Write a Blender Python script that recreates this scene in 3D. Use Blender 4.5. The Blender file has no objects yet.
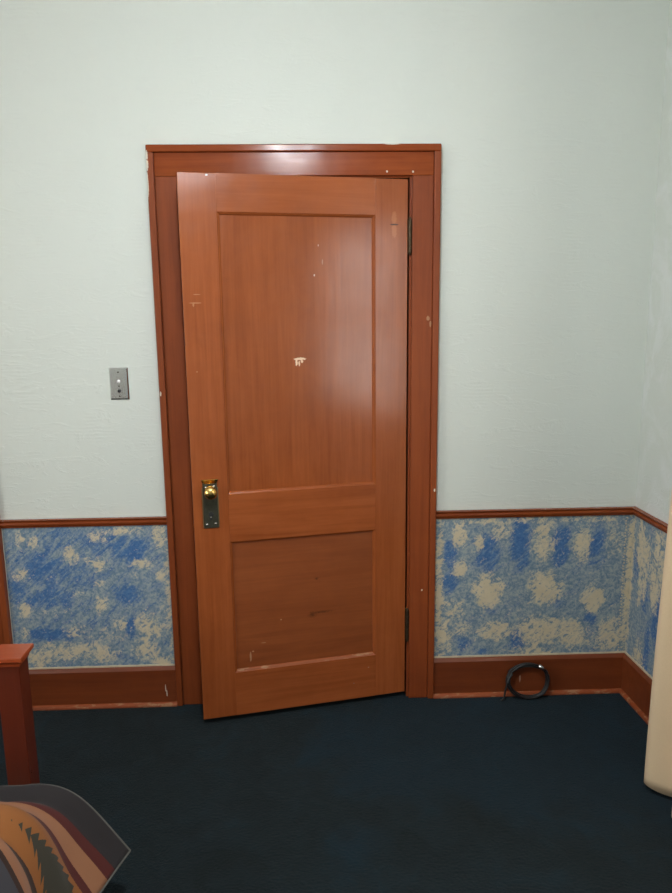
import bpy, bmesh, math, random
from mathutils import Vector, Matrix, noise
random.seed(7)
S = bpy.context.scene
COL = S.collection
PI = math.pi

# ------------------------------------------------------------------ helpers
def tag(o, label=None, cat=None, group=None, kind=None):
    if label: o['label'] = label
    if cat: o['category'] = cat
    if group: o['group'] = group
    if kind: o['kind'] = kind
    return o

def empty(name, loc=(0, 0, 0), rz=0.0):
    o = bpy.data.objects.new(name, None)
    COL.objects.link(o)
    o.location = loc
    o.rotation_euler = (0, 0, rz)
    o.empty_display_size = 0.1
    return o

def obj(name, bm, mats, parent=None, smooth=False, bevel=0.0, loc=None, segs=2):
    me = bpy.data.meshes.new(name)
    bmesh.ops.recalc_face_normals(bm, faces=bm.faces[:])
    bm.to_mesh(me)
    bm.free()
    o = bpy.data.objects.new(name, me)
    COL.objects.link(o)
    if not isinstance(mats, (list, tuple)): mats = [mats]
    for m in mats: me.materials.append(m)
    if parent is not None: o.parent = parent
    if loc is not None: o.location = loc
    if smooth:
        for p in me.polygons: p.use_smooth = True
    if bevel > 0:
        b = o.modifiers.new('bevel', 'BEVEL')
        b.width = bevel; b.segments = segs; b.limit_method = 'ANGLE'; b.angle_limit = math.radians(40)
    return o

def box(bm, x0, x1, y0, y1, z0, z1, mi=0):
    v = [bm.verts.new((x, y, z)) for x in (x0, x1) for y in (y0, y1) for z in (z0, z1)]
    for f in ((0, 1, 3, 2), (4, 6, 7, 5), (0, 4, 5, 1), (2, 3, 7, 6), (0, 2, 6, 4), (1, 5, 7, 3)):
        fc = bm.faces.new([v[i] for i in f]); fc.material_index = mi
    return bm

def B(*a):
    bm = bmesh.new()
    for q in a: box(bm, *q)
    return bm

def extrude_profile(bm, prof, p0, p1, n, m0=0.0, m1=0.0):
    """prof: closed list of (out, up); swept p0->p1; n = outward normal; m0/m1 mitre shift per unit out."""
    p0, p1, n = Vector(p0), Vector(p1), Vector(n)
    d = (p1 - p0).normalized()
    a = [bm.verts.new(p0 + n*o + Vector((0, 0, u)) + d*(m0*o)) for o, u in prof]
    b = [bm.verts.new(p1 + n*o + Vector((0, 0, u)) + d*(m1*o)) for o, u in prof]
    k = len(prof)
    for i in range(k):
        bm.faces.new((a[i], a[(i+1) % k], b[(i+1) % k], b[i]))
    bm.faces.new(a); bm.faces.new(b[::-1])
    return bm

def tube(bm, pts, r, seg=8, closed=False):
    pts = [Vector(p) for p in pts]
    rings = []
    n = len(pts)
    up = None
    for i, p in enumerate(pts):
        t = (pts[min(i+1, n-1)] - pts[max(i-1, 0)])
        if t.length < 1e-9: t = Vector((0, 0, 1))
        t.normalize()
        if up is None:
            up = t.orthogonal().normalized()
        up = (up - t*up.dot(t)).normalized()
        s = t.cross(up)
        rr = r[i] if isinstance(r, (list, tuple)) else r
        rings.append([bm.verts.new(p + (up*math.cos(2*PI*k/seg) + s*math.sin(2*PI*k/seg))*rr) for k in range(seg)])
    for i in range(n-1):
        for k in range(seg):
            bm.faces.new((rings[i][k], rings[i][(k+1) % seg], rings[i+1][(k+1) % seg], rings[i+1][k]))
    bm.faces.new(rings[0][::-1]); bm.faces.new(rings[-1])
    return bm

def lathe(bm, prof, c, axis, seg=24):
    """prof: list of (radius, distance along axis)."""
    c, ax = Vector(c), Vector(axis).normalized()
    u = ax.orthogonal().normalized(); w = ax.cross(u)
    rings = []
    for r, h in prof:
        if r < 1e-6:
            rings.append([bm.verts.new(c + ax*h)])
        else:
            rings.append([bm.verts.new(c + ax*h + (u*math.cos(2*PI*k/seg) + w*math.sin(2*PI*k/seg))*r) for k in range(seg)])
    for a, b in zip(rings, rings[1:]):
        for k in range(seg):
            k2 = (k+1) % seg
            if len(a) == 1 and len(b) == 1: continue
            if len(a) == 1: bm.faces.new((a[0], b[k2], b[k]))
            elif len(b) == 1: bm.faces.new((a[k], a[k2], b[0]))
            else: bm.faces.new((a[k], a[k2], b[k2], b[k]))
    if len(rings[0]) > 1: bm.faces.new(rings[0][::-1])
    if len(rings[-1]) > 1: bm.faces.new(rings[-1])
    return bm

# ------------------------------------------------------------------ node helpers
class N:
    def __init__(self, name):
        self.m = bpy.data.materials.new(name)
        self.m.use_nodes = True
        self.t = self.m.node_tree
        self.b = self.t.nodes['Principled BSDF']
        self.tc = self.t.nodes.new('ShaderNodeTexCoord')
    def n(self, typ, **kw):
        x = self.t.nodes.new(typ)
        for k, v in kw.items(): setattr(x, k, v)
        return x
    def put(self, sock, v):
        if hasattr(v, 'is_output') or isinstance(v, bpy.types.NodeSocket): self.t.links.new(v, sock)
        else: sock.default_value = v
    def math(self, op, a, b=None, c=None, clamp=False):
        x = self.n('ShaderNodeMath', operation=op); x.use_clamp = clamp
        self.put(x.inputs[0], a)
        if b is not None: self.put(x.inputs[1], b)
        if c is not None: self.put(x.inputs[2], c)
        return x.outputs[0]
    def vec(self, scale=(1, 1, 1), loc=(0, 0, 0), rot=(0, 0, 0), src=None):
        x = self.n('ShaderNodeMapping')
        x.inputs['Scale'].default_value = scale
        x.inputs['Location'].default_value = loc
        x.inputs['Rotation'].default_value = rot
        self.put(x.inputs['Vector'], src if src is not None else self.tc.outputs['Object'])
        return x.outputs[0]
    def noise(self, scale, vec=None, detail=4, rough=.55, dist=0.0):
        x = self.n('ShaderNodeTexNoise')
        x.inputs['Scale'].default_value = scale
        x.inputs['Detail'].default_value = detail
        x.inputs['Roughness'].default_value = rough
        x.inputs['Distortion'].default_value = dist
        self.put(x.inputs['Vector'], vec if vec is not None else self.tc.outputs['Object'])
        return x.outputs[0]
    def ramp(self, fac, stops, interp='LINEAR'):
        x = self.n('ShaderNodeValToRGB')
        r = x.color_ramp; r.interpolation = interp
        while len(r.elements) < len(stops): r.elements.new(0.5)
        for e, (p, c) in zip(r.elements, stops):
            e.position = p
            e.color = (c, c, c, 1) if isinstance(c, (int, float)) else (*c, 1)
        self.put(x.inputs[0], fac)
        return x.outputs[0]
    def mix(self, fac, a, b, mode='MIX'):
        x = self.n('ShaderNodeMix', data_type='RGBA', blend_type=mode)
        self.put(x.inputs[0], fac)
        for s, v in ((x.inputs[6], a), (x.inputs[7], b)):
            if isinstance(v, tuple) and len(v) == 3: v = (*v, 1)
            self.put(s, v)
        return x.outputs[2]
    def bump(self, h, strength=.3, dist=.01):
        x = self.n('ShaderNodeBump')
        x.inputs['Strength'].default_value = strength
        x.inputs['Distance'].default_value = dist
        self.put(x.inputs['Height'], h)
        self.t.links.new(x.outputs[0], self.b.inputs['Normal'])
    def set(self, **kw):
        for k, v in kw.items():
            k = {'color': 'Base Color', 'rough': 'Roughness', 'metal': 'Metallic', 'spec': 'Specular IOR Level',
                 'coat': 'Coat Weight', 'coat_rough': 'Coat Roughness', 'sheen': 'Sheen Weight',
                 'trans': 'Transmission Weight', 'emis': 'Emission Strength', 'ecol': 'Emission Color'}[k]
            if isinstance(v, tuple) and len(v) == 3: v = (*v, 1)
            self.put(self.b.inputs[k], v)
        return self
    def spots(self, col, lst, plane='xz', tint=(.62, .5, .36), rag=.6, soft=4):
        """wear marks: (x, z, rx, rz[, tint]) ragged ellipses in the part's own coordinates."""
        sep = self.n('ShaderNodeSeparateXYZ'); self.put(sep.inputs[0], self.tc.outputs['Object'])
        nz = self.noise(140, detail=3)
        nz = self.math('MULTIPLY', self.math('SUBTRACT', nz, .5), rag*2)
        for s in lst:
            x, z, rx, rz = s[:4]
            t = s[4] if len(s) > 4 else tint
            a = self.math('POWER', self.math('DIVIDE', self.math('SUBTRACT', sep.outputs[0], x), rx), 2)
            b = self.math('POWER', self.math('DIVIDE', self.math('SUBTRACT', sep.outputs[2], z), rz), 2)
            d = self.math('ADD', self.math('SQRT', self.math('ADD', a, b)), nz)
            f = self.math('MULTIPLY', self.math('SUBTRACT', 1.12, d), soft, clamp=True)
            col = self.mix(f, col, t)
        return col

def wood(name, axis='z', lo=(.20, .058, .022), hi=(.34, .115, .042), rough=.34, spots=None, coat=.12, knots=None, wear=0.0, spec=.45):
    k = N(name)
    sc = {'z': (1, 1, .06), 'x': (.06, 1, 1), 'y': (1, .06, 1)}[axis]
    g1 = k.noise(38, k.vec(sc), 5, .6, .6)
    sc2 = tuple(c*1.0 for c in {'z': (1, 1, .12), 'x': (.12, 1, 1), 'y': (1, .12, 1)}[axis])
    g2 = k.noise(6, k.vec(sc2, (3.1, 1.7, .4)), 3, .5, .4)
    g3 = k.noise(190, k.vec({'z': (1, 1, .02), 'x': (.02, 1, 1), 'y': (1, .02, 1)}[axis]), 2, .5)
    g4 = k.noise(13, None, 4, .6, 1.0)
    g2 = k.math('ADD', k.math('MULTIPLY', g2, .72), k.math('MULTIPLY', g4, .28))
    f = k.math('ADD', k.math('MULTIPLY', g1, .45), k.math('ADD', k.math('MULTIPLY', g2, .45), k.math('MULTIPLY', g3, .12)))
    c = k.ramp(f, [(.36, lo), (.64, hi)])
    blot = k.noise(3.5, None, 2)
    c = k.mix(k.math('MULTIPLY', k.ramp(blot, [(.40, 0.), (.80, 1.)]), .25), c, tuple(q*.72 for q in lo))
    if knots:
        c = k.spots(c, knots, tint=tuple(q*.62 for q in lo), rag=1.0, soft=1.1)
    if wear:
        w = k.ramp(k.noise(45, k.vec((1, 1, .5) if axis != 'x' else (.35, 1, 1)), 5, .7), [(.66-wear, 0.), (.72-wear, 1.)])
        c = k.mix(k.math('MULTIPLY', w, .8), c, (.40, .20, .10))
    if spots:
        c = k.spots(c, spots)
    rn = k.math('MAXIMUM', k.math('ADD', rough-.11, k.math('MULTIPLY', k.noise(14, None, 5, .7), .26)), .12)
    k.set(color=c, rough=rn, coat=coat, coat_rough=.14, spec=spec)
    k.bump(g1, .07, .004)
    return k.m

def plain(name, col, rough=.5, metal=0.0, nz=.12, scale=40, **kw):
    k = N(name)
    f = k.noise(scale, None, 4)
    c = k.mix(f, tuple(q*(1-nz) for q in col), tuple(min(1, q*(1+nz)) for q in col))
    k.set(color=c, rough=rough, metal=metal, **kw)
    return k.m

# ------------------------------------------------------------------ materials
def plaster(name, smear=False):
    k = N(name)
    base = (.665, .70, .645)
    mot = k.noise(2.3, None, 5, .6)
    c = k.mix(mot, tuple(q*.96 for q in base), tuple(q*1.03 for q in base))
    fine = k.noise(30, None, 5, .65, .4)
    c = k.mix(k.math('MULTIPLY', k.ramp(fine, [(.5, 0.), (.8, 1.)]), .10), c, (.56, .60, .56))
    if smear:
        sm = k.ramp(k.noise(5, k.vec((1, 1, .7), rot=(.5, 0, 0)), 4, .6, 1.2), [(.50, 0.), (.62, 1.)])
        c = k.mix(k.math('MULTIPLY', sm, .5), tuple(q*.93 for q in base), (.72, .74, .73))
    w = k.n('ShaderNodeTexWave', wave_type='BANDS', bands_direction='Z', wave_profile='SIN')
    w.inputs['Scale'].default_value = 24
    w.inputs['Distortion'].default_value = 2.2
    w.inputs['Detail'].default_value = 2
    w.inputs['Detail Scale'].default_value = .6
    k.put(w.inputs['Vector'], k.tc.outputs['Object'])
    mask = k.ramp(k.noise(7, k.vec((1.2, 1, 1)), 2), [(.54, 0.), (.66, 1.)])
    comb = k.math('MULTIPLY', w.outputs['Fac'], mask)
    trow = k.ramp(k.noise(16, k.vec((.5, 1, 1.6), rot=(0, .5, 0)), 5, .7, 1.5), [(.52, 0.), (.66, 1.)])
    h = k.math('ADD', k.math('MULTIPLY', comb, .22), k.math('ADD', k.math('MULTIPLY', trow, .5), k.math('MULTIPLY', fine, .35)))
    k.bump(h, .27, .006)
    k.set(color=c, rough=.62, spec=.3)
    return k.m

def ragged_paint():
    """cream ground ragged over with blue; where it is bare or deep blue is held in the mesh attribute 'rag'."""
    k = N('ragged_blue_paint')
    at = k.n('ShaderNodeAttribute'); at.attribute_name = 'rag'
    sp = k.n('ShaderNodeSeparateColor'); k.put(sp.inputs[0], at.outputs['Color'])
    bare, deep = sp.outputs[0], sp.outputs[1]
    A = math.radians(42)
    rot = k.vec(rot=(0, A, 0))
    str1 = k.noise(26, k.vec((.28, 1, 1.0), src=rot), 6, .70, .9)
    str2 = k.noise(80, k.vec((.22, 1, 1.0), src=rot), 5, .75, .6)
    dab = k.noise(24, None, 7, .76, 1.6)
    fine = k.noise(95, None, 5, .8)
    c5 = lambda x: k.math('SUBTRACT', x, .5)
    gr = k.math('ADD', k.math('MULTIPLY', c5(str1), 1.0), k.math('ADD', k.math('MULTIPLY', c5(dab), .7), k.math('MULTIPLY', c5(str2), .9)))
    mid = k.mix(k.ramp(k.math('ADD', fine, k.math('MULTIPLY', c5(dab), .6)), [(.42, 0.), (.56, 1.)]), (.15, .23, .31), (.34, .385, .385))
    blue = k.mix(k.ramp(fine, [(.4, 0.), (.7, 1.)]), (.045, .125, .31), (.11, .235, .43))
    cream = k.mix(k.noise(18, None, 4), (.57, .475, .30), (.74, .635, .44))
    d = k.math('ADD', k.math('MULTIPLY', deep, .62), k.math('MULTIPLY', gr, 1.5))
    c = k.mix(k.ramp(d, [(.08, 0.), (.42, 1.)]), mid, blue)
    b = k.math('ADD', k.math('MULTIPLY', bare, .80), k.math('ADD', k.math('MULTIPLY', c5(dab), 2.2), k.math('MULTIPLY', c5(str2), 1.5)))
    b = k.math('ADD', b, k.math('MULTIPLY', c5(str1), .9))
    b = k.math('ADD', b, k.math('MULTIPLY', c5(fine), 1.0))
    c = k.mix(k.ramp(b, [(.32, 0.), (.66, .92)]), c, cream)
    lines = k.ramp(k.noise(60, k.vec((.07, 1, 1.0), src=rot), 3, .6), [(.60, 0.), (.70, 1.)])
    c = k.mix(k.math('MULTIPLY', lines, .35), c, (.34, .40, .44))
    cracks = k.ramp(k.noise(42, None, 6, .8, 2.0), [(.30, 1.), (.37, 0.)])
    c = k.mix(k.math('MULTIPLY', cracks, .55), c, (.05, .09, .17))
    k.set(color=c, rough=.7, spec=.25)
    h = k.math('ADD', k.math('MULTIPLY', dab, .6), k.math('MULTIPLY', str1, .5))
    k.bump(h, .5, .006)
    return k.m

def carpet():
    k = N('blue_green_carpet')
    big = k.noise(2.2, None, 5, .65, .6)
    midn = k.noise(9, None, 5, .7, .8)
    pile = k.noise(420, None, 2, .6)
    tuft = k.noise(120, None, 3, .6)
    f = k.math('ADD', k.math('MULTIPLY', big, .5), k.math('MULTIPLY', midn, .5))
    c = k.ramp(f, [(.38, (.008, .0145, .0155)), (.52, (.0115, .022, .026)), (.64, (.011, .031, .044))])
    sp = k.n('ShaderNodeSeparateXYZ'); k.put(sp.inputs[0], k.tc.outputs['Object'])
    e = k.math('MULTIPLY', k.math('SUBTRACT', big, .5), 1.6)
    lay = k.math('MULTIPLY', k.ramp(k.math('ADD', sp.outputs[0], e), [(.05, 0.), (.25, 1.)]),
                 k.ramp(k.math('ADD', k.math('ADD', sp.outputs[1], 1.0), e), [(.15, 0.), (.35, 1.)]))
    c = k.mix(k.math('MULTIPLY', lay, .45), c, (.0075, .030, .050))
    c = k.mix(k.math('MULTIPLY', k.ramp(pile, [(.35, 0.), (.65, 1.)]), .45), c, (.006, .012, .016))
    c = k.mix(k.math('MULTIPLY', k.ramp(k.noise(160, None, 2, .5), [(.765, 0.), (.80, 1.)]), .5), c, (.25, .24, .21))
    k.set(color=c, rough=.95, spec=.08, sheen=.04)
    k.bump(k.math('ADD', k.math('MULTIPLY', pile, .6), k.math('ADD', tuft, midn)), .9, .012)
    return k.m

M_WALL = plaster('pale_mint_plaster')
M_WALLR = plaster('patched_mint_plaster', True)
M_RAG = ragged_paint()
M_CARPET = carpet()
M_CEIL = plain('white_ceiling_paint', (.80, .80, .77), .8, nz=.03, scale=12)
M_CREAM = plain('cream_edge_paint', (.60, .50, .35), .6, nz=.25, scale=60)
LO, HI = (.190, .038, .011), (.300, .070, .019)
CHIP = (.72, .66, .56)
trim_spots = [(-.507, 2.062, .004, .016, CHIP), (-.5075, 2.03, .005, .02, CHIP), (-.508, 1.965, .003, .04, CHIP),
              (.337, 2.097, .03, .004, CHIP), (.321, 2.007, .003, .003, CHIP), (.412, 2.006, .003, .003, CHIP),
              (.46, .457, .003, .004, CHIP), (.471, 1.50, .006, .008, (.42, .22, .12)), (.48, 1.48, .004, .01, (.42, .22, .12)),
              (-.505, 1.24, .003, .008, CHIP), (.502, .86, .003, .006, CHIP)]
M_TRIMV = wood('stained_trim_wood_upright', 'z', LO, HI, .34, trim_spots, coat=.05, spec=.3)
M_TRIMH = wood('stained_trim_wood_level', 'x', LO, HI, .18, trim_spots, coat=.0, spec=.17)
M_BASE = wood('stained_baseboard_wood', 'x', tuple(q*.72 for q in LO), tuple(q*.72 for q in HI), .36,  # tone darkened to paint in the light falloff near the floor
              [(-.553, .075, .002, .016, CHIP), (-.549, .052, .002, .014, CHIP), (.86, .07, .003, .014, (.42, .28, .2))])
M_SHOE = wood('worn_shoe_molding_wood', 'x', tuple(q*1.1 for q in LO), tuple(q*1.2 for q in HI), .45, wear=.12)
DLO, DHI = (.255, .060, .0145), (.385, .103, .0285)
LGT = (.40, .13, .042)
M_STILE = wood('door_stile_wood', 'z', DLO, DHI, .19, coat=.15, spots=
               [(-.051, 1.850, .009, .022, LGT), (-.051, 1.806, .009, .024, LGT), (-.051, 1.828, .016, .0025, (.05, .015, .008)),
                (-.756, 1.562, .02, .002, (.44, .19, .08)), (-.762, 1.556, .003, .006, (.44, .19, .08)), (-.75, 1.59, .012, .0015, (.44, .19, .08)),
                (-.76, 1.33, .003, .002, (.44, .19, .08)), (-.70, 1.975, .004, .003, CHIP)])
M_RAIL = wood('door_rail_wood', 'x', DLO, DHI, .19, coat=.15, spots=[(-.15, .15, .003, .002, (.4, .22, .12)), (-.21, .09, .004, .003, (.3, .12, .06))])
M_PANU = wood('door_upper_panel_wood', 'z', tuple(q*.93 for q in DLO), tuple(q*.93 for q in DHI), .17, coat=.25, spots=
              [(-.397, 1.364, .021, .0045, (.85, .62, .42)), (-.410, 1.352, .004, .012, (.85, .62, .42)), (-.400, 1.348, .003, .010, (.8, .55, .36)),
               (-.390, 1.355, .005, .006, (.8, .55, .36)), (-.340, 1.654, .003, .004, (.75, .6, .5)), (-.324, 1.756, .002, .004, (.6, .42, .32)),
               (-.31, 1.70, .002, .01, (.45, .25, .16))])
M_PANL = wood('door_lower_panel_wood', 'x', tuple(q*.8 for q in DLO), tuple(q*.8 for q in DHI), .36,  # panel colour darkened for the weaker light low on the door
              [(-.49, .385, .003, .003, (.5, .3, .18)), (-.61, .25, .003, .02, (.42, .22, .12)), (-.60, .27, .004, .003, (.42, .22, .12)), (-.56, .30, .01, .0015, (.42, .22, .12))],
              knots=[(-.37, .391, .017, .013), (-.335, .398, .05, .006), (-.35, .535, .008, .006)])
M_WORN = wood('worn_panel_edge_wood', 'x', DLO, DHI, .4, wear=.10)
M_BED = wood('shaded_reddish_bed_wood', 'z', (.082, .0135, .006), (.118, .020, .008), .30, coat=.2)  # bed wood darkened to carry the shade on the post faces
M_BEDX = wood('shaded_reddish_bed_wood_level', 'x', (.082, .0135, .006), (.118, .020, .008), .30, coat=.2)
M_CAP = wood('lit_glossy_cap_wood', 'x', (.27, .045, .012), (.34, .062, .017), .30, coat=.3)  # same wood in a lighter tone, overhead light painted into the caps
M_DARKM = plain('aged_bronze_metal', (.075, .05, .028), .42, .75, .35, 90)
M_PLATE = plain('tarnished_dark_plate', (.09, .088, .062), .35, .7, .4, 120)
M_BRASS = plain('polished_brass', (.78, .52, .17), .2, 1.0, .12, 80)
M_STEEL = plain('brushed_steel', (.78, .80, .80), .24, 1.0, .06, 60)
M_SCREW = plain('bright_screw_metal', (.75, .74, .70), .25, 1.0, .05, 60)
M_PEARL = plain('pearl_button', (.85, .84, .80), .25, 0, .03)
M_BLACKB = plain('black_button', (.03, .03, .03), .3, 0, .1)
M_CABLE = plain('black_cable_rubber', (.012, .012, .013), .38, 0, .2, 60, spec=.5)
M_SHEET = plain('white_mattress_ticking', (.65, .63, .58), .85, 0, .06, 30)
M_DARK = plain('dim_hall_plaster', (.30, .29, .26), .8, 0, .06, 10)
M_WFRAME = wood('window_frame_wood', 'z', LO, HI, .35)

def curtain_mat():
    k = N('cream_curtain_cloth')
    w = k.noise(600, k.vec((1, 1, .3)), 2)
    w2 = k.noise(14, k.vec((1, 1, .5)), 3)
    c = k.mix(w, (.68, .52, .335), (.79, .61, .40))
    c = k.mix(k.math('MULTIPLY', w2, .3), c, (.60, .47, .31))
    k.set(color=c, rough=.9, spec=.1, sheen=.1)
    k.bump(w, .15, .002)
    return k.m
M_CURT = curtain_mat()

def blanket_mat():
    k = N('striped_woven_blanket')
    uv = k.n('ShaderNodeUVMap'); uv.uv_map = 'weave'
    s = k.n('ShaderNodeSeparateXYZ'); k.put(s.inputs[0], uv.outputs[0])
    u, v = s.outputs[0], s.outputs[1]         # metres: u from the hem along the stripes, v across from the foot edge
    wob = k.math('MULTIPLY', k.math('SUBTRACT', k.noise(300, uv.outputs[0], 2), .5), .004)
    v2 = k.math('ADD', v, wob)
    gray, mar, peach = (.022, .021, .023), (.085, .014, .012), (.33, .145, .072)
    orange, brown, blueg, green = (.29, .105, .027), (.04, .02, .014), (.055, .055, .065), (.045, .043, .030)
    R = lambda x: x/1.6
    stops = [(0, gray), (R(.062), mar), (R(.092), peach), (R(.142), mar), (R(.168), orange), (R(.275), brown), (R(.288), peach),
             (R(.335), brown), (R(.348), blueg), (R(.46), mar), (R(.50), peach), (R(.56), orange), (R(.66), mar), (R(.69), gray),
             (R(.80), peach), (R(.85), mar), (R(.88), orange), (R(1.0), brown), (R(1.02), blueg), (R(1.15), mar), (R(1.19), peach), (R(1.26), orange), (R(1.36), gray)]
    vn = k.math('DIVIDE', v2, 1.6)
    c = k.ramp(vn, stops, 'CONSTANT')
    # stepped diamonds along the orange bands
    fr = k.math('FRACT', k.math('DIVIDE', k.math('ADD', u, .13), .50))
    tri = k.math('SUBTRACT', 1.0, k.math('MULTIPLY', k.math('ABSOLUTE', k.math('SUBTRACT', fr, .5)), 2.0))
    fr2 = k.math('FRACT', k.math('DIVIDE', u, .030))
    half = k.math('MULTIPLY', k.math('SUBTRACT', k.math('MULTIPLY', k.math('ADD', tri, k.math('MULTIPLY', k.math('SUBTRACT', .5, fr2), .28)), 1.1), .14), .050)
    for vc in (.228, .61, .94):
        dmask = k.math('LESS_THAN', k.math('ABSOLUTE', k.math('SUBTRACT', v2, vc)), half)
        c = k.mix(dmask, c, green)
    weave = k.noise(900, uv.outputs[0], 2)
    c = k.mix(k.math('MULTIPLY', weave, .35), c, (.05, .035, .03))
    k.set(color=c, rough=.88, spec=.15, sheen=.08)
    k.bump(weave, .2, .002)
    return k.m
M_BLK = blanket_mat()
M_PIPE = plain('pale_grey_piping', (.10, .095, .085), .8, 0, .1)

# ------------------------------------------------------------------ the room
XR = 1.292                 # back right corner
WA = 0.0452                # the right wall is a touch out of square
DR = Vector((math.sin(WA), -math.cos(WA), 0)); NR = Vector((-math.cos(WA), -math.sin(WA), 0))
XL, YB, ZC = -2.5, -4.6, 2.76
def rw(s, out=0.0, z=0.0):  # a point on the right wall, s metres from the corner
    return Vector((XR, 0, 0)) + DR*s + NR*out + Vector((0, 0, z))

bm = bmesh.new()
box(bm, XL-.12, XR+.45, YB-.12, 1.5, -.10, 0)
tag(obj('floor', bm, M_CARPET), 'dark blue-green carpeted floor', 'floor', kind='structure')
tag(obj('ceiling', B((XL-.12, XR+.45, YB-.12, 1.5, ZC, ZC+.1)), M_CEIL), 'plain white ceiling above the room', 'ceiling', kind='structure')

OX = .418                  # half the rough door opening
wb = tag(obj('wall_back', B((XL-.12, -OX, 0, .12, 0, ZC), (OX, XR+.3, 0, .12, 0, ZC), (-OX, OX, 0, .12, 2.0, ZC)), M_WALL),
         'pale mint plaster wall around the wooden door', 'wall', kind='structure')
tag(obj('wall_rear', B((XL, XR+.45, YB-.12, YB, 0, ZC)), M_WALL), 'pale mint plaster wall opposite the door', 'wall', kind='structure')
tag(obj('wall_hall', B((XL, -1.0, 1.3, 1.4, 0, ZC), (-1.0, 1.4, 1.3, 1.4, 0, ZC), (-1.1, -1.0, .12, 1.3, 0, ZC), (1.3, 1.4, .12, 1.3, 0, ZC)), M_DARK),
    'dim hallway wall beyond the door', 'wall', kind='structure')

# right wall with its window opening
WS0, WS1, WZ0, WZ1 = 1.62, 3.02, .80, 2.14
tag(obj('wall_left', B((XL-.12, XL, YB-.12, -WS1, 0, ZC), (XL-.12, XL, -WS0, 0, 0, ZC), (XL-.12, XL, -WS1, -WS0, 0, WZ0), (XL-.12, XL, -WS1, -WS0, WZ1, ZC)), M_WALL),
    'pale mint plaster wall beside the bed', 'wall', kind='structure')
def slab(bm, s0, s1, o0, o1, z0, z1, pt=rw):
    v = [bm.verts.new(pt(s, o, z)) for s in (s0, s1) for o in (o0, o1) for z in (z0, z1)]
    for f in ((0, 1, 3, 2), (4, 6, 7, 5), (0, 4, 5, 1), (2, 3, 7, 6), (0, 2, 6, 4), (1, 5, 7, 3)):
        bm.faces.new([v[i] for i in f])
bm = bmesh.new()
SL = 4.62
for q in ((0, WS0, 0, ZC), (WS1, SL, 0, ZC), (WS0, WS1, 0, WZ0), (WS0, WS1, WZ1, ZC)):
    slab(bm, q[0], q[1], -.12, 0, q[2], q[3])
wr = tag(obj('wall_right', bm, M_WALLR), 'patchy pale grey plaster wall behind the curtain', 'wall', kind='structure')

def pane_material():
    g = N('window_glass')
    tr = g.n('ShaderNodeBsdfTransparent'); gl = g.n('ShaderNodeBsdfGlossy'); gl.inputs['Roughness'].default_value = .03
    mx = g.n('ShaderNodeMixShader'); g.put(mx.inputs[0], .05); g.put(mx.inputs[1], tr.outputs[0]); g.put(mx.inputs[2], gl.outputs[0])
    g.t.links.new(mx.outputs[0], g.t.nodes['Material Output'].inputs['Surface'])
    return g.m
M_GLASS = pane_material()
def window(name, label, pt):
    w = tag(empty(name), label, 'window', kind='structure')
    def sl(bm, *q): slab(bm, *q, pt=pt)
    bm = bmesh.new()
    for q in ((WS0-.09, WS0, WZ0-.09, WZ1+.09), (WS1, WS1+.09, WZ0-.09, WZ1+.09), (WS0, WS1, WZ1, WZ1+.09), (WS0, WS1, WZ0-.09, WZ0)):
        sl(bm, q[0], q[1], 0, .02, q[2], q[3])
    obj('window_casing', bm, M_WFRAME, w, bevel=.003)
    bm = bmesh.new(); sl(bm, WS0-.11, WS1+.11, 0, .05, WZ0, WZ0+.025); obj('window_sill', bm, M_WFRAME, w, bevel=.004)
    for zz0, zz1, oo in ((WZ0+.025, (WZ0+WZ1)/2+.02, -.002), ((WZ0+WZ1)/2-.02, WZ1, -.028)):
        bm = bmesh.new()
        sl(bm, WS0, WS0+.045, oo-.024, oo, zz0, zz1); sl(bm, WS1-.045, WS1, oo-.024, oo, zz0, zz1)
        sl(bm, WS0+.045, WS1-.045, oo-.024, oo, zz0, zz0+.045); sl(bm, WS0+.045, WS1-.045, oo-.024, oo, zz1-.045, zz1)
        sash = obj('sash', bm, M_WFRAME, w)
        bm = bmesh.new(); sl(bm, WS0+.045, WS1-.045, oo-.018, oo-.014, zz0+.045, zz1-.045); obj('pane', bm, M_GLASS, sash)
    return w
def lw(s, out=0.0, z=0.0): return Vector((XL+out, -s, z))
window('window_1', 'wooden sash window beside the cream curtain', rw)
window('fill_window', 'added unseen sash window on the left wall for fill light', lw)  # unseen window added to bring in fill light

# ------------------------------------------------------------------ ragged wainscot: part of the walls below the rail
CREAM = [(-1.065,0.696,0.025,0.032,0.8),(-1.021,0.679,0.02,0.027,0.9),(-0.884,0.627,0.028,0.034,1),(-0.781,0.584,0.025,0.024,1),(-0.82,0.604,0.02,0.016,0.6),(-0.778,0.699,0.04,0.026,0.7),(-0.671,0.718,0.071,0.016,0.8),(-0.546,0.694,0.025,0.048,0.9),(-1.083,0.552,0.036,0.024,0.8),(-0.608,0.583,0.035,0.024,0.7),(-0.646,0.546,0.025,0.016,0.6),(-0.544,0.538,0.025,0.022,0.8),(-0.781,0.511,0.025,0.016,0.7),(-0.861,0.47,0.026,0.016,0.6),(-0.782,0.424,0.025,0.033,1),(-1.08,0.41,0.022,0.033,1),(-0.979,0.396,0.071,0.02,0.5),(-1.084,0.31,0.015,0.027,0.8),(-0.893,0.322,0.046,0.028,0.7),(-0.716,0.345,0.031,0.028,0.7),(-0.603,0.325,0.057,0.056,0.8),(-0.537,0.401,0.021,0.045,0.6),(-0.629,0.235,0.052,0.045,0.8),(-0.931,0.233,0.156,0.039,0.8),(-1.036,0.214,0.062,0.051,0.8),(-0.797,0.218,0.083,0.04,0.7),(-0.569,0.188,0.052,0.028,0.8),(-0.771,0.296,0.104,0.034,0.45),(-0.958,0.527,0.04,0.016,0.3),(-0.522,0.444,0.011,0.245,0.8)]
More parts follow.
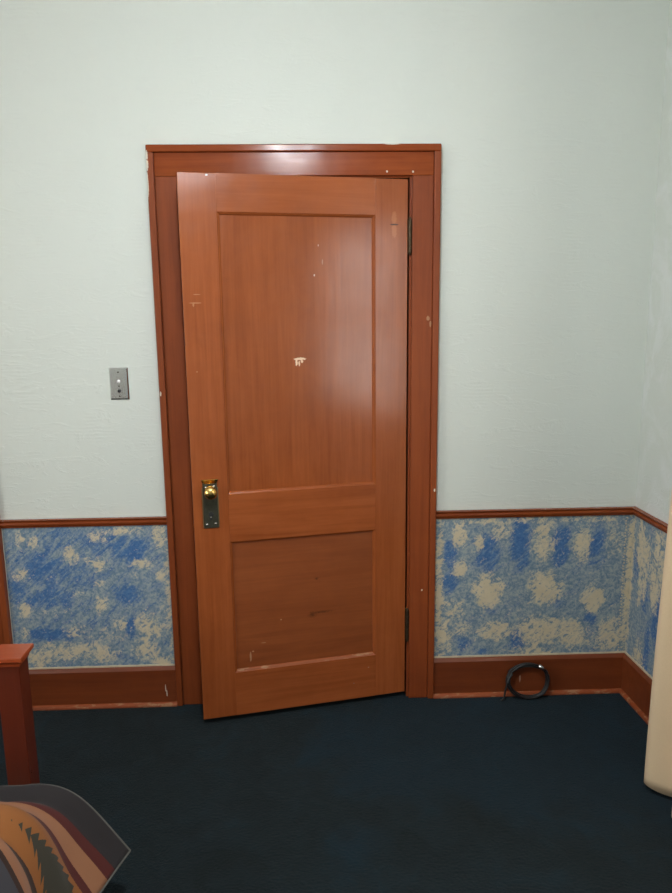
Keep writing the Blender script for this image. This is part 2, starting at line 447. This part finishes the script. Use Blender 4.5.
BLUE = [(-0.976,0.307,0.082,0.022,0.8),(-0.676,0.327,0.016,0.039,0.7),(-0.725,0.21,0.021,0.017,0.5),(-1.102,0.503,0.03,0.065,0.5),(-0.995,0.576,0.061,0.064,0.5),(-0.666,0.644,0.061,0.043,0.6),(-0.995,0.457,0.082,0.033,0.5),(-0.677,0.46,0.051,0.033,0.5),(-.82,.67,.2,.04,.35),(-.9,.56,.12,.05,.3)]
CREAM_R = [(0.605,0.669,0.027,0.049,0.9),(0.686,0.639,0.016,0.034,0.9),(0.765,0.686,0.04,0.035,0.7),(0.935,0.641,0.047,0.078,0.7),(1.091,0.63,0.038,0.063,0.8),(1.219,0.634,0.041,0.056,0.5),(0.608,0.536,0.027,0.035,0.8),(0.725,0.441,0.052,0.064,1),(0.95,0.45,0.061,0.065,0.9),(1.144,0.394,0.045,0.05,1),(0.591,0.366,0.041,0.057,0.5),(0.552,0.266,0.034,0.073,0.8),(0.634,0.278,0.041,0.029,0.6),(0.757,0.275,0.069,0.037,0.7),(0.951,0.269,0.097,0.059,0.9),(1.076,0.251,0.063,0.059,0.7),(1.222,0.247,0.063,0.059,0.7),(0.913,0.182,0.083,0.022,0.6),(1.280,0.476,0.014,0.321,0.9),(0.53,0.454,0.013,0.32,0.9),(0.891,0.725,0.377,0.009,0.6)]
BLUE_R = [(0.721,0.604,0.04,0.07,0.9),(0.847,0.643,0.038,0.098,1),(1.003,0.625,0.034,0.077,0.9),(1.146,0.615,0.034,0.071,0.9),(0.573,0.593,0.027,0.056,0.9),(0.575,0.474,0.028,0.043,0.8),(1.008,0.377,0.027,0.022,0.8),(1.135,0.315,0.025,0.022,0.9),(0.849,0.228,0.034,0.037,0.7),(1.138,0.264,0.028,0.037,0.5),(0.705,0.188,0.027,0.014,0.7),(0.621,0.235,0.028,0.029,0.5),(0.741,0.362,0.021,0.021,0.5)]
def blob(lst, a, z):
    t = 0.0
    for x, zz, rx, rz, w in lst:
        d = ((a-x)/rx)**2 + ((z-zz)/rz)**2
        if d < 6: t = max(t, w*math.exp(-.55*d*d if d > 1 else -.55*d))
    return t
def rag_panel(name, parent, pt, a0, a1, cr, bl, base_bare=0.0, base_deep=0.0):
    st = .012
    na = max(2, int((a1-a0)/st)); nz = int((.757-.140)/st)
    bm = bmesh.new(); g = []
    for i in range(na+1):
        g.append([bm.verts.new(pt(a0+(a1-a0)*i/na, .140+(.757-.140)*j/nz)) for j in range(nz+1)])
    for i in range(na):
        for j in range(nz):
            bm.faces.new((g[i][j], g[i+1][j], g[i+1][j+1], g[i][j+1]))
    o = obj(name, bm, M_RAG, parent)
    me = o.data
    at = me.color_attributes.new('rag', 'FLOAT_COLOR', 'POINT')
    k = 0
    for i in range(na+1):
        for j in range(nz+1):
            a, z = a0+(a1-a0)*i/na, .140+(.757-.140)*j/nz
            at.data[k].color = (blob(cr, a, z)+base_bare, blob(bl, a, z)+base_deep, 0, 1); k += 1
    return o
rag_panel('wainscot_panel', wb, lambda a, z: (a, -.004, z), -1.13, -.495, CREAM, BLUE, .0, .18)
rag_panel('wainscot_panel', wb, lambda a, z: (a, -.004, z), .495, XR-.0045, CREAM_R, BLUE_R, .10, .0)
rr = random.Random(3)
CS = [(rr.uniform(.04, 1.0), rr.uniform(.18, .7), rr.uniform(.015, .04), rr.uniform(.05, .12), rr.uniform(.5, .9)) for _ in range(34)] + [(.0, .45, .02, .35, .9)]
BS = [(rr.uniform(.04, 1.0), rr.uniform(.18, .7), rr.uniform(.02, .04), rr.uniform(.04, .09), rr.uniform(.5, .9)) for _ in range(26)]
rag_panel('wainscot_panel', wr, lambda a, z: rw(a, .004, z), .0045, SL, CS, BS, .14, .05)

# cream unpainted edge lines where the wainscot meets the woodwork
bm = bmesh.new()
box(bm, -1.12, -.508, -.0075, -.003, .160, .170); obj('paint_edge', bm, M_CREAM, wb)
bm = bmesh.new()
box(bm, .508, XR-.004, -.0075, -.003, .160, .170); obj('paint_edge', bm, M_CREAM, wb)
bm = bmesh.new(); slab(bm, .008, 1.6, .003, .0075, .160, .172); obj('paint_edge', bm, M_CREAM, wr)
# beaded paper seam near the corner
bm = bmesh.new()
for i in range(46):
    z = .175 + i*.0123
    lathe(bm, [(0, .0), (.0035, .001), (.0028, .003), (0, .004)], (1.258+.002*math.sin(i*1.7), -.004, z), (0, -1, 0), 6)
obj('seam_beads', bm, M_CREAM, wb)

# ------------------------------------------------------------------ chair rail, baseboards
RAIL = [(.0, .741), (.010, .741), (.012, .747), (.017, .750), (.019, .756), (.017, .761), (.013, .763), (.013, .766), (.019, .768), (.021, .772), (.0, .772)]
BASE = [(0, .0), (.017, .0), (.018, .150), (.012, .160), (.008, .164), (0, .164)]
SHOE = [(.0165, .0), (.029, .0), (.0295, .005), (.027, .011), (.022, .014), (.0165, .015)]
X2 = -1.134                # edge of the second door casing on the left
def run(name, prof, p0, p1, n, mat, label, cat, m0=0, m1=0, smooth=False):
    return tag(obj(name, extrude_profile(bmesh.new(), prof, p0, p1, n, m0, m1), mat), label, cat, kind='structure')
run('trim_1', RAIL, (X2, 0, 0), (-.51, 0, 0), (0, -1, 0), M_TRIMH, 'stained chair rail left of the door', 'chair rail')
run('trim_2', RAIL, (.51, 0, 0), (XR, 0, 0), (0, -1, 0), M_TRIMH, 'stained chair rail right of the door', 'chair rail', 0, -.96)
run('trim_3', RAIL, rw(0), rw(WS0-.09), NR, M_TRIMH, 'stained chair rail running behind the curtain', 'chair rail', .96, 0)
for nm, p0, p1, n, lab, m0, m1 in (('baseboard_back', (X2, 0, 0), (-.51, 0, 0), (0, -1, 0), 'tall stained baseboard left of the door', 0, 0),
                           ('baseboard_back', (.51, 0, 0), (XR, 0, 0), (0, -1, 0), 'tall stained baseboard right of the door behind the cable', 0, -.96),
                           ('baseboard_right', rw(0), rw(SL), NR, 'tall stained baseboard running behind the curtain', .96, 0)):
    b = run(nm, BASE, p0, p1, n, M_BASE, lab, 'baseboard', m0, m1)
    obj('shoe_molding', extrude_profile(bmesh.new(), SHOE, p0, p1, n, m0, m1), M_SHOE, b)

# ------------------------------------------------------------------ door casing, jamb
def casing(name, cx, label, full=True):
    t = tag(empty(name, (cx, 0, 0)), label, 'door frame', kind='structure')
    W, I, H, HB = .51, .411, 2.097, 1.994
    bi = .024
    bm = B((-W+bi, -I, -.018, 0, 0, HB), (I, W-bi, -.018, 0, 0, HB))
    obj('side_casing', bm, M_TRIMV, t, bevel=.0025)
    obj('head_casing', B((-W+bi, W-bi, -.018, 0, HB, H-bi)), M_TRIMH, t, bevel=.0025)
    bm = B((-W, -W+bi, -.029, 0, 0, H-bi), (W-bi, W, -.029, 0, 0, H-bi))
    obj('back_band', bm, M_TRIMV, t, bevel=.004)
    obj('back_band', B((-W, W, -.029, 0, H-bi, H)), M_TRIMH, t, bevel=.004)
    if full:
        J = .403
        bm = B((-OX, -J, -.004, .13, 0, 1.988), (J, OX, -.004, .13, 0, 1.988), (-J, -J+.012, .040, .075, 0, 1.988), (J-.012, J, .040, .075, 0, 1.988))
        obj('jamb', bm, M_TRIMV, t)
        obj('head_jamb', B((-OX, OX, -.004, .13, 1.988, 2.004), (-J, J, .040, .075, 1.976, 1.988)), M_TRIMH, t)
    return t
casing('trim_4', 0, 'stained wooden casing around the open panelled door')
casing('trim_5', X2-.51, 'stained casing of a second door at far left', False)

# ------------------------------------------------------------------ doors (two-panel)
M_PLU, M_PLL = wood('plain_stile_wood', 'z', DLO, DHI, .19), wood('plain_rail_wood', 'x', DLO, DHI, .19)
def make_door(name, loc, rz, label, hardware=True, mats=None):
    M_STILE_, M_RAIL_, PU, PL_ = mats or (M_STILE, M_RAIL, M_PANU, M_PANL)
    d = tag(empty(name, loc, rz), label, 'door', kind='structure')
    W, Z0, Z1, T = .796, .025, 1.982, .035
    U0, U1, L0, L1 = .888, 1.860, .198, .712
    SL_, SR = -.671, -.121     # panel left / right
    for x0, x1 in ((-W, SL_), (SR, 0)):
        obj('stile', B((x0, x1, 0, T, Z0, Z1)), M_STILE_, d, bevel=.0015)
    for z0, z1 in ((U1, Z1), (L1, U0), (Z0, L0)):
        obj('rail', B((SL_, SR, 0.0004, T, z0, z1)), M_RAIL_, d)
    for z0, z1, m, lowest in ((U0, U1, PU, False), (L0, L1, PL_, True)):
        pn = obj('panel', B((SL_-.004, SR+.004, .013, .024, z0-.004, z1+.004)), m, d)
        e = .0095
        a = [(SL_, z0), (SR, z0), (SR, z1), (SL_, z1)]
        i = [(SL_+e, z0+e), (SR-e, z0+e), (SR-e, z1-e), (SL_+e, z1-e)]
        bm = bmesh.new()
        for q in range(4):
            q2 = (q+1) % 4
            rows = []
            for f, y in ((0, .0008), (.15, .004), (.55, .006), (.8, .0095), (1., .0135)):
                rows.append([bm.verts.new((a[w][0]+(i[w][0]-a[w][0])*f, y, a[w][1]+(i[w][1]-a[w][1])*f)) for w in (q, q2)])
            for r0, r1 in zip(rows, rows[1:]):
                fc = bm.faces.new((r0[0], r0[1], r1[1], r1[0]))
                fc.material_index = 1 if (q == 0) else (0 if q in (1, 3) else 2)
        obj('panel_molding', bm, [M_STILE, M_WORN if lowest else M_RAIL, M_RAIL], pn)
    if hardware:
        # lock plate with brass ends, knob, screws, keyhole
        px, zt, zb = -.735, .949, .771
        lp = tag(obj('lock_plate', B((px-.0255, px+.0255, -.005, 0.0002, zb, zt-.012)), M_PLATE, d, bevel=.0015), 'tarnished dark lock plate')
        bm = B((px-.029, px-.0255, -.0055, 0.0002, zb+.004, zt-.03), (px+.0255, px+.029, -.0055, 0.0002, zb+.004, zt-.03))
        obj('plate_edge', bm, plain('dull_brass', (.30, .22, .11), .4, .9, .3, 90), lp)
        bm = bmesh.new()
        v = [bm.verts.new(q) for q in ((px-.023, 0, zt-.015), (px+.023, 0, zt-.015), (px+.030, 0, zt+.002), (px-.030, 0, zt+.002),
                                       (px-.023, -.006, zt-.015), (px+.023, -.006, zt-.015), (px+.031, -.011, zt+.002), (px-.031, -.011, zt+.002))]
        for f in ((0, 1, 5, 4), (1, 2, 6, 5), (2, 3, 7, 6), (3, 0, 4, 7), (4, 5, 6, 7), (0, 3, 2, 1)):
            bm.faces.new([v[q] for q in f])
        obj('plate_crest', bm, M_BRASS, lp, bevel=.0015)
        for sx, sz in ((-.015, zb+.014), (.015, zb+.016), (-.014, zt-.028), (.014, zt-.026)):
            bm = lathe(bmesh.new(), [(.0045, 0), (.0045, .001), (.003, .0025), (0, .0028)], (px+sx, -.005, sz), (0, -1, 0), 10)
            obj('screw', bm, M_SCREW, lp, smooth=True)
        bm = lathe(bmesh.new(), [(.009, 0), (.009, .001), (.0, .001)], (px, -.005, .822), (0, -1, 0), 12)
        box(bm, px-.003, px+.003, -.006, -.005, .802, .822)
        obj('keyhole_cover', bm, M_BLACKB, lp)
        bm = lathe(bmesh.new(), [(.003, 0), (.003, .002), (0, .0025)], (px, -.006, .812), (0, -1, 0), 8)
        obj('screw', bm, M_SCREW, lp, smooth=True)
        prof = [(.019, 0), (.019, .003), (.0155, .006), (.011, .009), (.0095, .015), (.0105, .021), (.0155, .025), (.0205, .029), (.0225, .035),
                (.0220, .040), (.0185, .045), (.0172, .0455), (.0150, .048), (.0085, .050), (0, .0505)]
        tag(obj('door_knob', lathe(bmesh.new(), prof, (px, -.004, .908), (0, -1, 0), 32), M_BRASS, d, smooth=True), 'round polished brass knob')
        for zc, hh in ((1.789, .059), (.311, .065)):
            bm = bmesh.new()
            prof = [(0, -hh-.006), (.003, -hh-.006), (.0045, -hh-.002), (.0035, -hh)]
            nk = 5
            for q in range(nk):
                z0 = -hh + 2*hh*q/nk; z1 = z0 + 2*hh/nk
                prof += [(.0062, z0+.0006), (.0066, z0+.002), (.0066, z1-.002), (.0062, z1-.0006), (.0056, z1)]
            prof += [(.0035, hh), (.0045, hh+.002), (.003, hh+.006), (0, hh+.006)]
            lathe(bm, prof, (.0065, -.006, zc), (0, 0, 1), 14)
            h = obj('hinge', bm, M_DARKM, d, smooth=True)
            obj('hinge_leaf', B((-.0012, .006, -.004, .028, zc-hh, zc+hh)), M_DARKM, h)
    return d
make_door('door_1', (.396, -.0095, 0), .2048, 'two-panel stained wooden door standing slightly open into the room')
make_door('door_2', (X2-.51+.398, -.040, 0), 0.0, 'closed two-panel wooden door at far left', True, (M_PLU, M_PLL, M_PLU, M_PLL))

# ------------------------------------------------------------------ light switch
sx, sz = -.6585, 1.278
sw = tag(empty('light_switch', (sx, 0, sz)), 'steel push-button light switch plate on the wall left of the door', 'light switch')
bm = bmesh.new()
o_, i_ = (.0345, .0585), (.0305, .0535)
ring = []
for (a, b), y in ((o_, 0.0), (o_, -.0025), (i_, -.0062)):
    ring.append([bm.verts.new((x*a, y, z*b)) for x, z in ((-1, -1), (1, -1), (1, 1), (-1, 1))])
for r0, r1 in zip(ring, ring[1:]):
    for q in range(4):
        bm.faces.new((r0[q], r0[(q+1) % 4], r1[(q+1) % 4], r1[q]))
bm.faces.new(ring[0][::-1]); bm.faces.new(ring[2])
obj('cover_plate', bm, M_STEEL, sw)
for zz, m, lab in ((.0085, M_PEARL, 'white push button'), (-.0265, M_BLACKB, 'black push button')):
    tag(obj('push_button', lathe(bmesh.new(), [(.0062, 0), (.0062, .004), (.005, .0062), (0, .0068)], (0, -.006, zz), (0, -1, 0), 16), m, sw, smooth=True), lab)
for zz in (.042, -.009, -.046):
    obj('screw', lathe(bmesh.new(), [(.0026, 0), (.0026, .0006), (0, .0014)], (0, -.0062, zz), (0, -1, 0), 10), M_DARKM, sw, smooth=True)

# ------------------------------------------------------------------ coil of cable leaning on the baseboard
cc = tag(empty('cable_coil', (.885, -.043, 0)), 'black cable coiled in a ring leaning on the baseboard', 'cable')
pts = []
turns, per = 5, 44
rc = random.Random(5)
ph = [rc.uniform(0, 6.28) for _ in range(8)]
for i in range(turns*per+1):
    t = i/per
    a = 2*PI*t + 2.6
    w = math.sin(t*2.1+ph[0])*.5 + math.sin(t*3.3+ph[1])*.5
    rx = .082 + .007*w + .003*math.sin(3*a+ph[2]); rz = .066 + .005*math.sin(t*2.7+ph[3])
    zz = .0735 + rz*math.sin(a) - .003*w
    x = rx*math.cos(a) + .003*math.sin(t*1.9)
    y = .010 - (.022 - .022*(zz/.15)) + (t-turns/2)*.0042*(1 if zz > .02 else .6)
    pts.append((x, y, max(zz, .0045)))
e0 = Vector(pts[-1])
obj('cable', tube(bmesh.new(), pts, .0042, 8), M_CABLE, cc, smooth=True)
tail = [(-.072, -.004, .105), (-.085, -.010, .075), (-.095, -.016, .042), (-.099, -.018, .012), (-.106, -.020, .005), (-.112, -.019, .005)]
obj('loose_end', tube(bmesh.new(), tail, .004, 8), M_CABLE, cc, smooth=True)
bm = tube(bmesh.new(), [(.038, -.008, .142), (.050, -.010, .134), (.060, -.011, .126)], [.0065, .0075, .006], 10)
obj('connector', bm, M_STEEL, cc, smooth=True)

# ------------------------------------------------------------------ bed
PX, PY, PZ = -.771, -.8435, .65
bed = tag(empty('bed', (-1.46, -1.85, 0)), 'reddish wooden bed with square capped corner post at left', 'bed')
bx, by = -1.46, -1.85
def bpart(name, q, m, bevel=.003, par=bed):
    q = (q[0]-bx, q[1]-bx, q[2]-by, q[3]-by, q[4], q[5])
    return obj(name, B(q), m, par, bevel=bevel)
PL = -2.15
HY = -2.95
for x, y, zt in ((PX, PY, .625), (PL, PY, .625), (PX, HY, 1.0), (PL, HY, 1.0)):
    ps = bpart('post', (x-.031, x+.031, y-.031, y+.031, 0, zt), M_BED)
    cap = bmesh.new()
    rings = []
    for hw, z in ((.033, zt-.004), (.035, zt+.004), (.044, zt+.014), (.044, zt+.023), (.0425, zt+.025)):
        rings.append([cap.verts.new((x-bx+sx_*hw, y-by+sy_*hw, z)) for sx_, sy_ in ((-1, -1), (1, -1), (1, 1), (-1, 1))])
    for r0, r1 in zip(rings, rings[1:]):
        for q in range(4): cap.faces.new((r0[q], r0[(q+1) % 4], r1[(q+1) % 4], r1[q]))
    cap.faces.new(rings[0][::-1]); cap.faces.new(rings[-1])
    obj('post_cap', cap, M_CAP, ps)
for y, zt in ((PY, .60), (HY, .95)):
    bpart('top_rail', (PL+.031, PX-.031, y-.014, y+.014, zt-.09, zt), M_BEDX)
    bpart('bottom_rail', (PL+.031, PX-.031, y-.014, y+.014, .13, .23), M_BEDX)
    for i in range(9):
        x = PL + .031 + (PX-PL-.062)*(i+.9)/9.8
        bpart('slat', (x-.02, x+.02, y-.008, y+.008, .23, zt-.09), M_BED, .002)
for x in (PX, PL):
    bpart('side_rail', (x-.013, x+.013, HY+.031, PY-.031, .10, .20), M_BEDX)
for y in (-1.35, -1.9, -2.45):
    bpart('bed_slat', (PL+.014, PX-.014, y-.04, y+.04, .10, .118), M_BEDX, 0)

mt = bmesh.new()
box(mt, PL-.01, PX+.045, HY+.05, PY-.075, .205, .365)
for v in mt.verts:
    if v.co.z > .3 and v.co.y > PY-.1: v.co.y = -1.28
mt.verts.ensure_lookup_table()
fv = [v for v in mt.verts if v.co.y > -1.0]
for v in fv: v.co.z = .205
ff = [f for f in mt.faces if all(w_ in fv or abs(w_.co.y+1.28) < 1e-6 for w_ in f.verts)]
r_ = bmesh.ops.subdivide_edges(mt, edges=[e for e in mt.edges if (e.verts[0] in fv) != (e.verts[1] in fv) and abs(e.verts[0].co.z-e.verts[1].co.z) > .1], cuts=1)
for g_ in r_['geom_inner']:
    if isinstance(g_, bmesh.types.BMVert): g_.co.y = -.96; g_.co.z = .255
mtb = obj('mattress', mt, M_SHEET, None, bevel=.035, segs=4)
tag(mtb, 'thin pale mattress on the bed under the striped blanket', 'mattress')

# blanket: a thick woven cover whose corner flares out over the bed side
def bez(p0, p1, p2, p3, t):
    s = 1-t
    return tuple(s**3*a + 3*s*s*t*b + 3*s*t*t*c + t**3*d for a, b, c, d in zip(p0, p1, p2, p3))
def sm(a, b, x):
    t = max(0., min(1., (x-a)/(b-a))); return t*t*(3-2*t)
NV, NE, NF = 150, 40, 60
bm = bmesh.new()
uvl = bm.loops.layers.uv.new('weave')
grid = []; par = {}
for j in range(NV+1):
    v = 1.75*(j/NV)**1.15
    q = sm(.0, .45, v)
    hem = (-.458 - .34*min(v, .14) - .05*sm(.14, .6, v), .13 - .05*q)
    rise = .195*sm(-.12, .20, v) - .195*sm(-.12, .20, 0)
    rs = .142*sm(.03, .30, v)
    P0 = (-.72, .330 + rs + .35*(rise-rs))
    P1 = (-.585 - .03*q, .347 + rs)
    P2 = (-.555 - .055*q, .27 + .4*rs)
    row = []
    for i in range(NE+1):
        t = 1 - i/NE
        x, z = bez(P0, P1, P2, hem, t)
        row.append([x, z, None])
    for i in range(1, NF+1):
        row.append([-.72 - 1.44*i/NF, .330 + rs + (rise-rs)*(.35+.65*sm(0, .10, 1.44*i/NF)), None])
    L = 0; px_, pz_ = row[0][0], row[0][1]
    vr = []
    for k_, (x, z, _) in enumerate(row):
        L += math.hypot(x-px_, z-pz_); px_, pz_ = x, z
        flat = sm(.10, .3, L)
        # foot edge is turned a little; soft folds run along the stripes
        y = -.97 - v
        fold = .020*math.exp(-((v-.20+.12*(L-.25))/.035)**2)*sm(.05, .2, L)*(1-sm(.5, .9, L))
        dip = -.034*math.exp(-((v-.285+.10*(L-.25))/.028)**2)*sm(.02, .15, L)*(1-sm(.55, .9, L))
        r2 = .014*math.exp(-((v-.085-.16*(L-.33))/.022)**2)*math.exp(-((L-.33)/.10)**2)
        hump = .036*math.exp(-((v-.34)/.05)**2)*sm(.05, .25, L)*(1-sm(.5, .9, L))
        nz = noise.noise(Vector((L*5, v*5, 1.3)))*.008*sm(0, .25, L)*sm(0, .08, v)
        dz = fold+dip+r2+hump+nz+.010
        dz -= .030*sm(-.05, .26, L)*sm(0, .06, v)*(1-sm(.5, .8, L))
        ox = .55*(dz-.010)*(1-flat)
        vv = bm.verts.new((x+ox, y, z+dz)); par[vv] = (L, v); vr.append(vv)
    grid.append(vr)
for j in range(NV):
    for i in range(NE+NF):
        f = bm.faces.new((grid[j][i], grid[j][i+1], grid[j+1][i+1], grid[j+1][i]))
        for lp_ in f.loops: lp_[uvl].uv = par[lp_.vert]
foot = [v.co.copy() for v in grid[0]]
hemline = [r[0].co.copy() for r in grid]
blk = obj('blanket', bm, M_BLK, None, smooth=True)
sol = blk.modifiers.new('thick', 'SOLIDIFY'); sol.thickness = .009; sol.offset = -1
tag(blk, 'striped southwestern blanket with serrated diamonds draped over the bed', 'blanket')
edge = hemline[::-1] + foot[1:]
obj('piping', tube(bmesh.new(), [p+Vector((0, 0, -.003)) for p in edge], .0032, 6), M_PIPE, blk, smooth=True)

# ------------------------------------------------------------------ curtain on its rod
C0 = .50                    # where the leading edge hangs, along the right wall
ct = tag(empty('curtain', rw(C0, .15, 0)), 'long cream cloth curtain hanging beside the window at right', 'curtain')
ct0 = rw(C0, .15, 0)
bm = bmesh.new()
NS, NZ = 120, 60
g = []
LEAD = Vector((1.118, -.571, 0))
for i in range(NS+1):
    t = i/NS
    col = []
    for j in range(NZ+1):
        zf = j/NZ
        z = .016 + zf*2.185
        flare = 1 - zf
        amp = .026 + .008*flare
        s = (LEAD - Vector((XR, 0, 0))).dot(DR) + t*(.62 + .03*flare) + .018*zf
        base_out = .178 + .010*flare
        o_ = base_out + amp*math.cos(t*2*PI*4.0 - 1.9 + t*1.2*math.sin(2.2*zf+t*4)) + .005*math.sin(7*zf+t*13)
        zz = z
        if j == 0: zz = .016 + .010*math.sin(t*21)**2
        col.append(bm.verts.new(rw(s, o_, zz) - ct0))
    g.append(col)
for i in range(NS):
    for j in range(NZ):
        bm.faces.new((g[i][j], g[i+1][j], g[i+1][j+1], g[i][j+1]))
co = obj('cloth', bm, M_CURT, ct, smooth=True)
so = co.modifiers.new('thick', 'SOLIDIFY'); so.thickness = .003
rod = tag(empty('curtain_rod', rw(1.75, .125, 2.215)), 'dark metal curtain rod fixed above the window', 'curtain rod')
r0 = rw(1.75, .125, 2.215)
obj('rod', tube(bmesh.new(), [rw(.52, .125, 2.215)-r0, rw(3.4, .125, 2.215)-r0], .012, 14), M_DARKM, rod, smooth=True)
for s in (.56, 3.36):
    obj('bracket', tube(bmesh.new(), [rw(s, .0, 2.215)-r0, rw(s, .125, 2.215)-r0], .009, 10), M_DARKM, rod, smooth=True)
for s in (.51, 3.41):
    obj('finial', lathe(bmesh.new(), [(0, -.03), (.018, -.022), (.024, 0), (.018, .022), (0, .03)], rw(s, .125, 2.215)-r0, DR, 16), M_DARKM, rod, smooth=True)

# ------------------------------------------------------------------ ceiling lamp
LX, LY, LZ = -.05, -1.55, 2.40
lamp = tag(empty('ceiling_light', (LX, LY, ZC)), 'frosted glass bowl lamp hanging from the ceiling', 'ceiling light')
k = N('frosted_lamp_glass')
k.set(color=(.9, .88, .82), rough=.5, ecol=(.92, 1.0, 1.06), emis=90.0)
dz = LZ - ZC
obj('glass_bowl', lathe(bmesh.new(), [(.001, .045), (.105, .045), (.11, .03), (.103, -.008), (.076, -.036), (.04, -.048), (0, -.052)], (0, 0, dz), (0, 0, 1), 32), k.m, lamp, smooth=True)
obj('bowl_rim', lathe(bmesh.new(), [(.108, .042), (.116, .046), (.116, .056), (.02, .075), (0, .075)], (0, 0, dz), (0, 0, 1), 32), M_BRASS, lamp, smooth=True)
obj('stem', lathe(bmesh.new(), [(.011, .07), (.011, -dz-.02)], (0, 0, dz), (0, 0, 1), 16), M_BRASS, lamp, smooth=True)
obj('ceiling_canopy', lathe(bmesh.new(), [(0, -.04), (.03, -.04), (.06, -.02), (.065, 0), (0, 0)], (0, 0, 0), (0, 0, 1), 24), M_BRASS, lamp, smooth=True)

# ------------------------------------------------------------------ daylight, with an added fill light at the left
w = bpy.data.worlds.new('sky'); S.world = w; w.use_nodes = True
nt = w.node_tree; bg = nt.nodes['Background']
sky = nt.nodes.new('ShaderNodeTexSky'); sky.sky_type = 'HOSEK_WILKIE'; sky.turbidity = 4.0
sky.sun_direction = (-.6, .2, .77)
nt.links.new(sky.outputs[0], bg.inputs[0]); bg.inputs[1].default_value = .8
for nm, e, c, p, n in (('window_and_fill_light', 13, (1.0, .97, .92), rw((WS0+WS1)/2, -.062, (WZ0+WZ1)/2), NR),
                       ('window_and_fill_light', 23, (1.0, .98, .93), lw((WS0+WS1)/2, -.062, (WZ0+WZ1)/2), Vector((1, 0, 0)))):  # fill lamp behind the added left window, lifts the lower walls
    L = bpy.data.lights.new(nm, 'AREA'); L.shape = 'RECTANGLE'
    L.size = WZ1-WZ0; L.size_y = WS1-WS0; L.energy = e; L.color = c
    lo = bpy.data.objects.new(nm, L); COL.objects.link(lo)
    lo.location = p
    lo.rotation_euler = n.to_track_quat('-Z', 'Z').to_euler()

# ------------------------------------------------------------------ camera
cd = bpy.data.cameras.new('camera'); cam = bpy.data.objects.new('camera', cd); COL.objects.link(cam)
r = Vector((0.99925207, -0.03696268, -0.01136007)); u = Vector((0.0180129, 0.18497788, 0.98257759)); fw = Vector((0.03421734, 0.98204732, -0.18550533))
m = Matrix(((r.x, u.x, -fw.x, 0.03939946), (r.y, u.y, -fw.y, -2.65904194), (r.z, u.z, -fw.z, 1.53162039), (0, 0, 0, 1)))
cam.matrix_world = m
cd.sensor_width = 36; cd.sensor_fit = 'AUTO'; cd.lens = 36*720.1648/893
cd.clip_start = .02
S.camera = cam

S.view_settings.view_transform = 'Standard'
S.view_settings.look = 'None'
S.view_settings.gamma = 1
S.view_settings.use_curve_mapping = False
S.view_settings.exposure = 1.06
S.cycles.use_denoising = True
S.cycles.max_bounces = 8
S.cycles.diffuse_bounces = 5
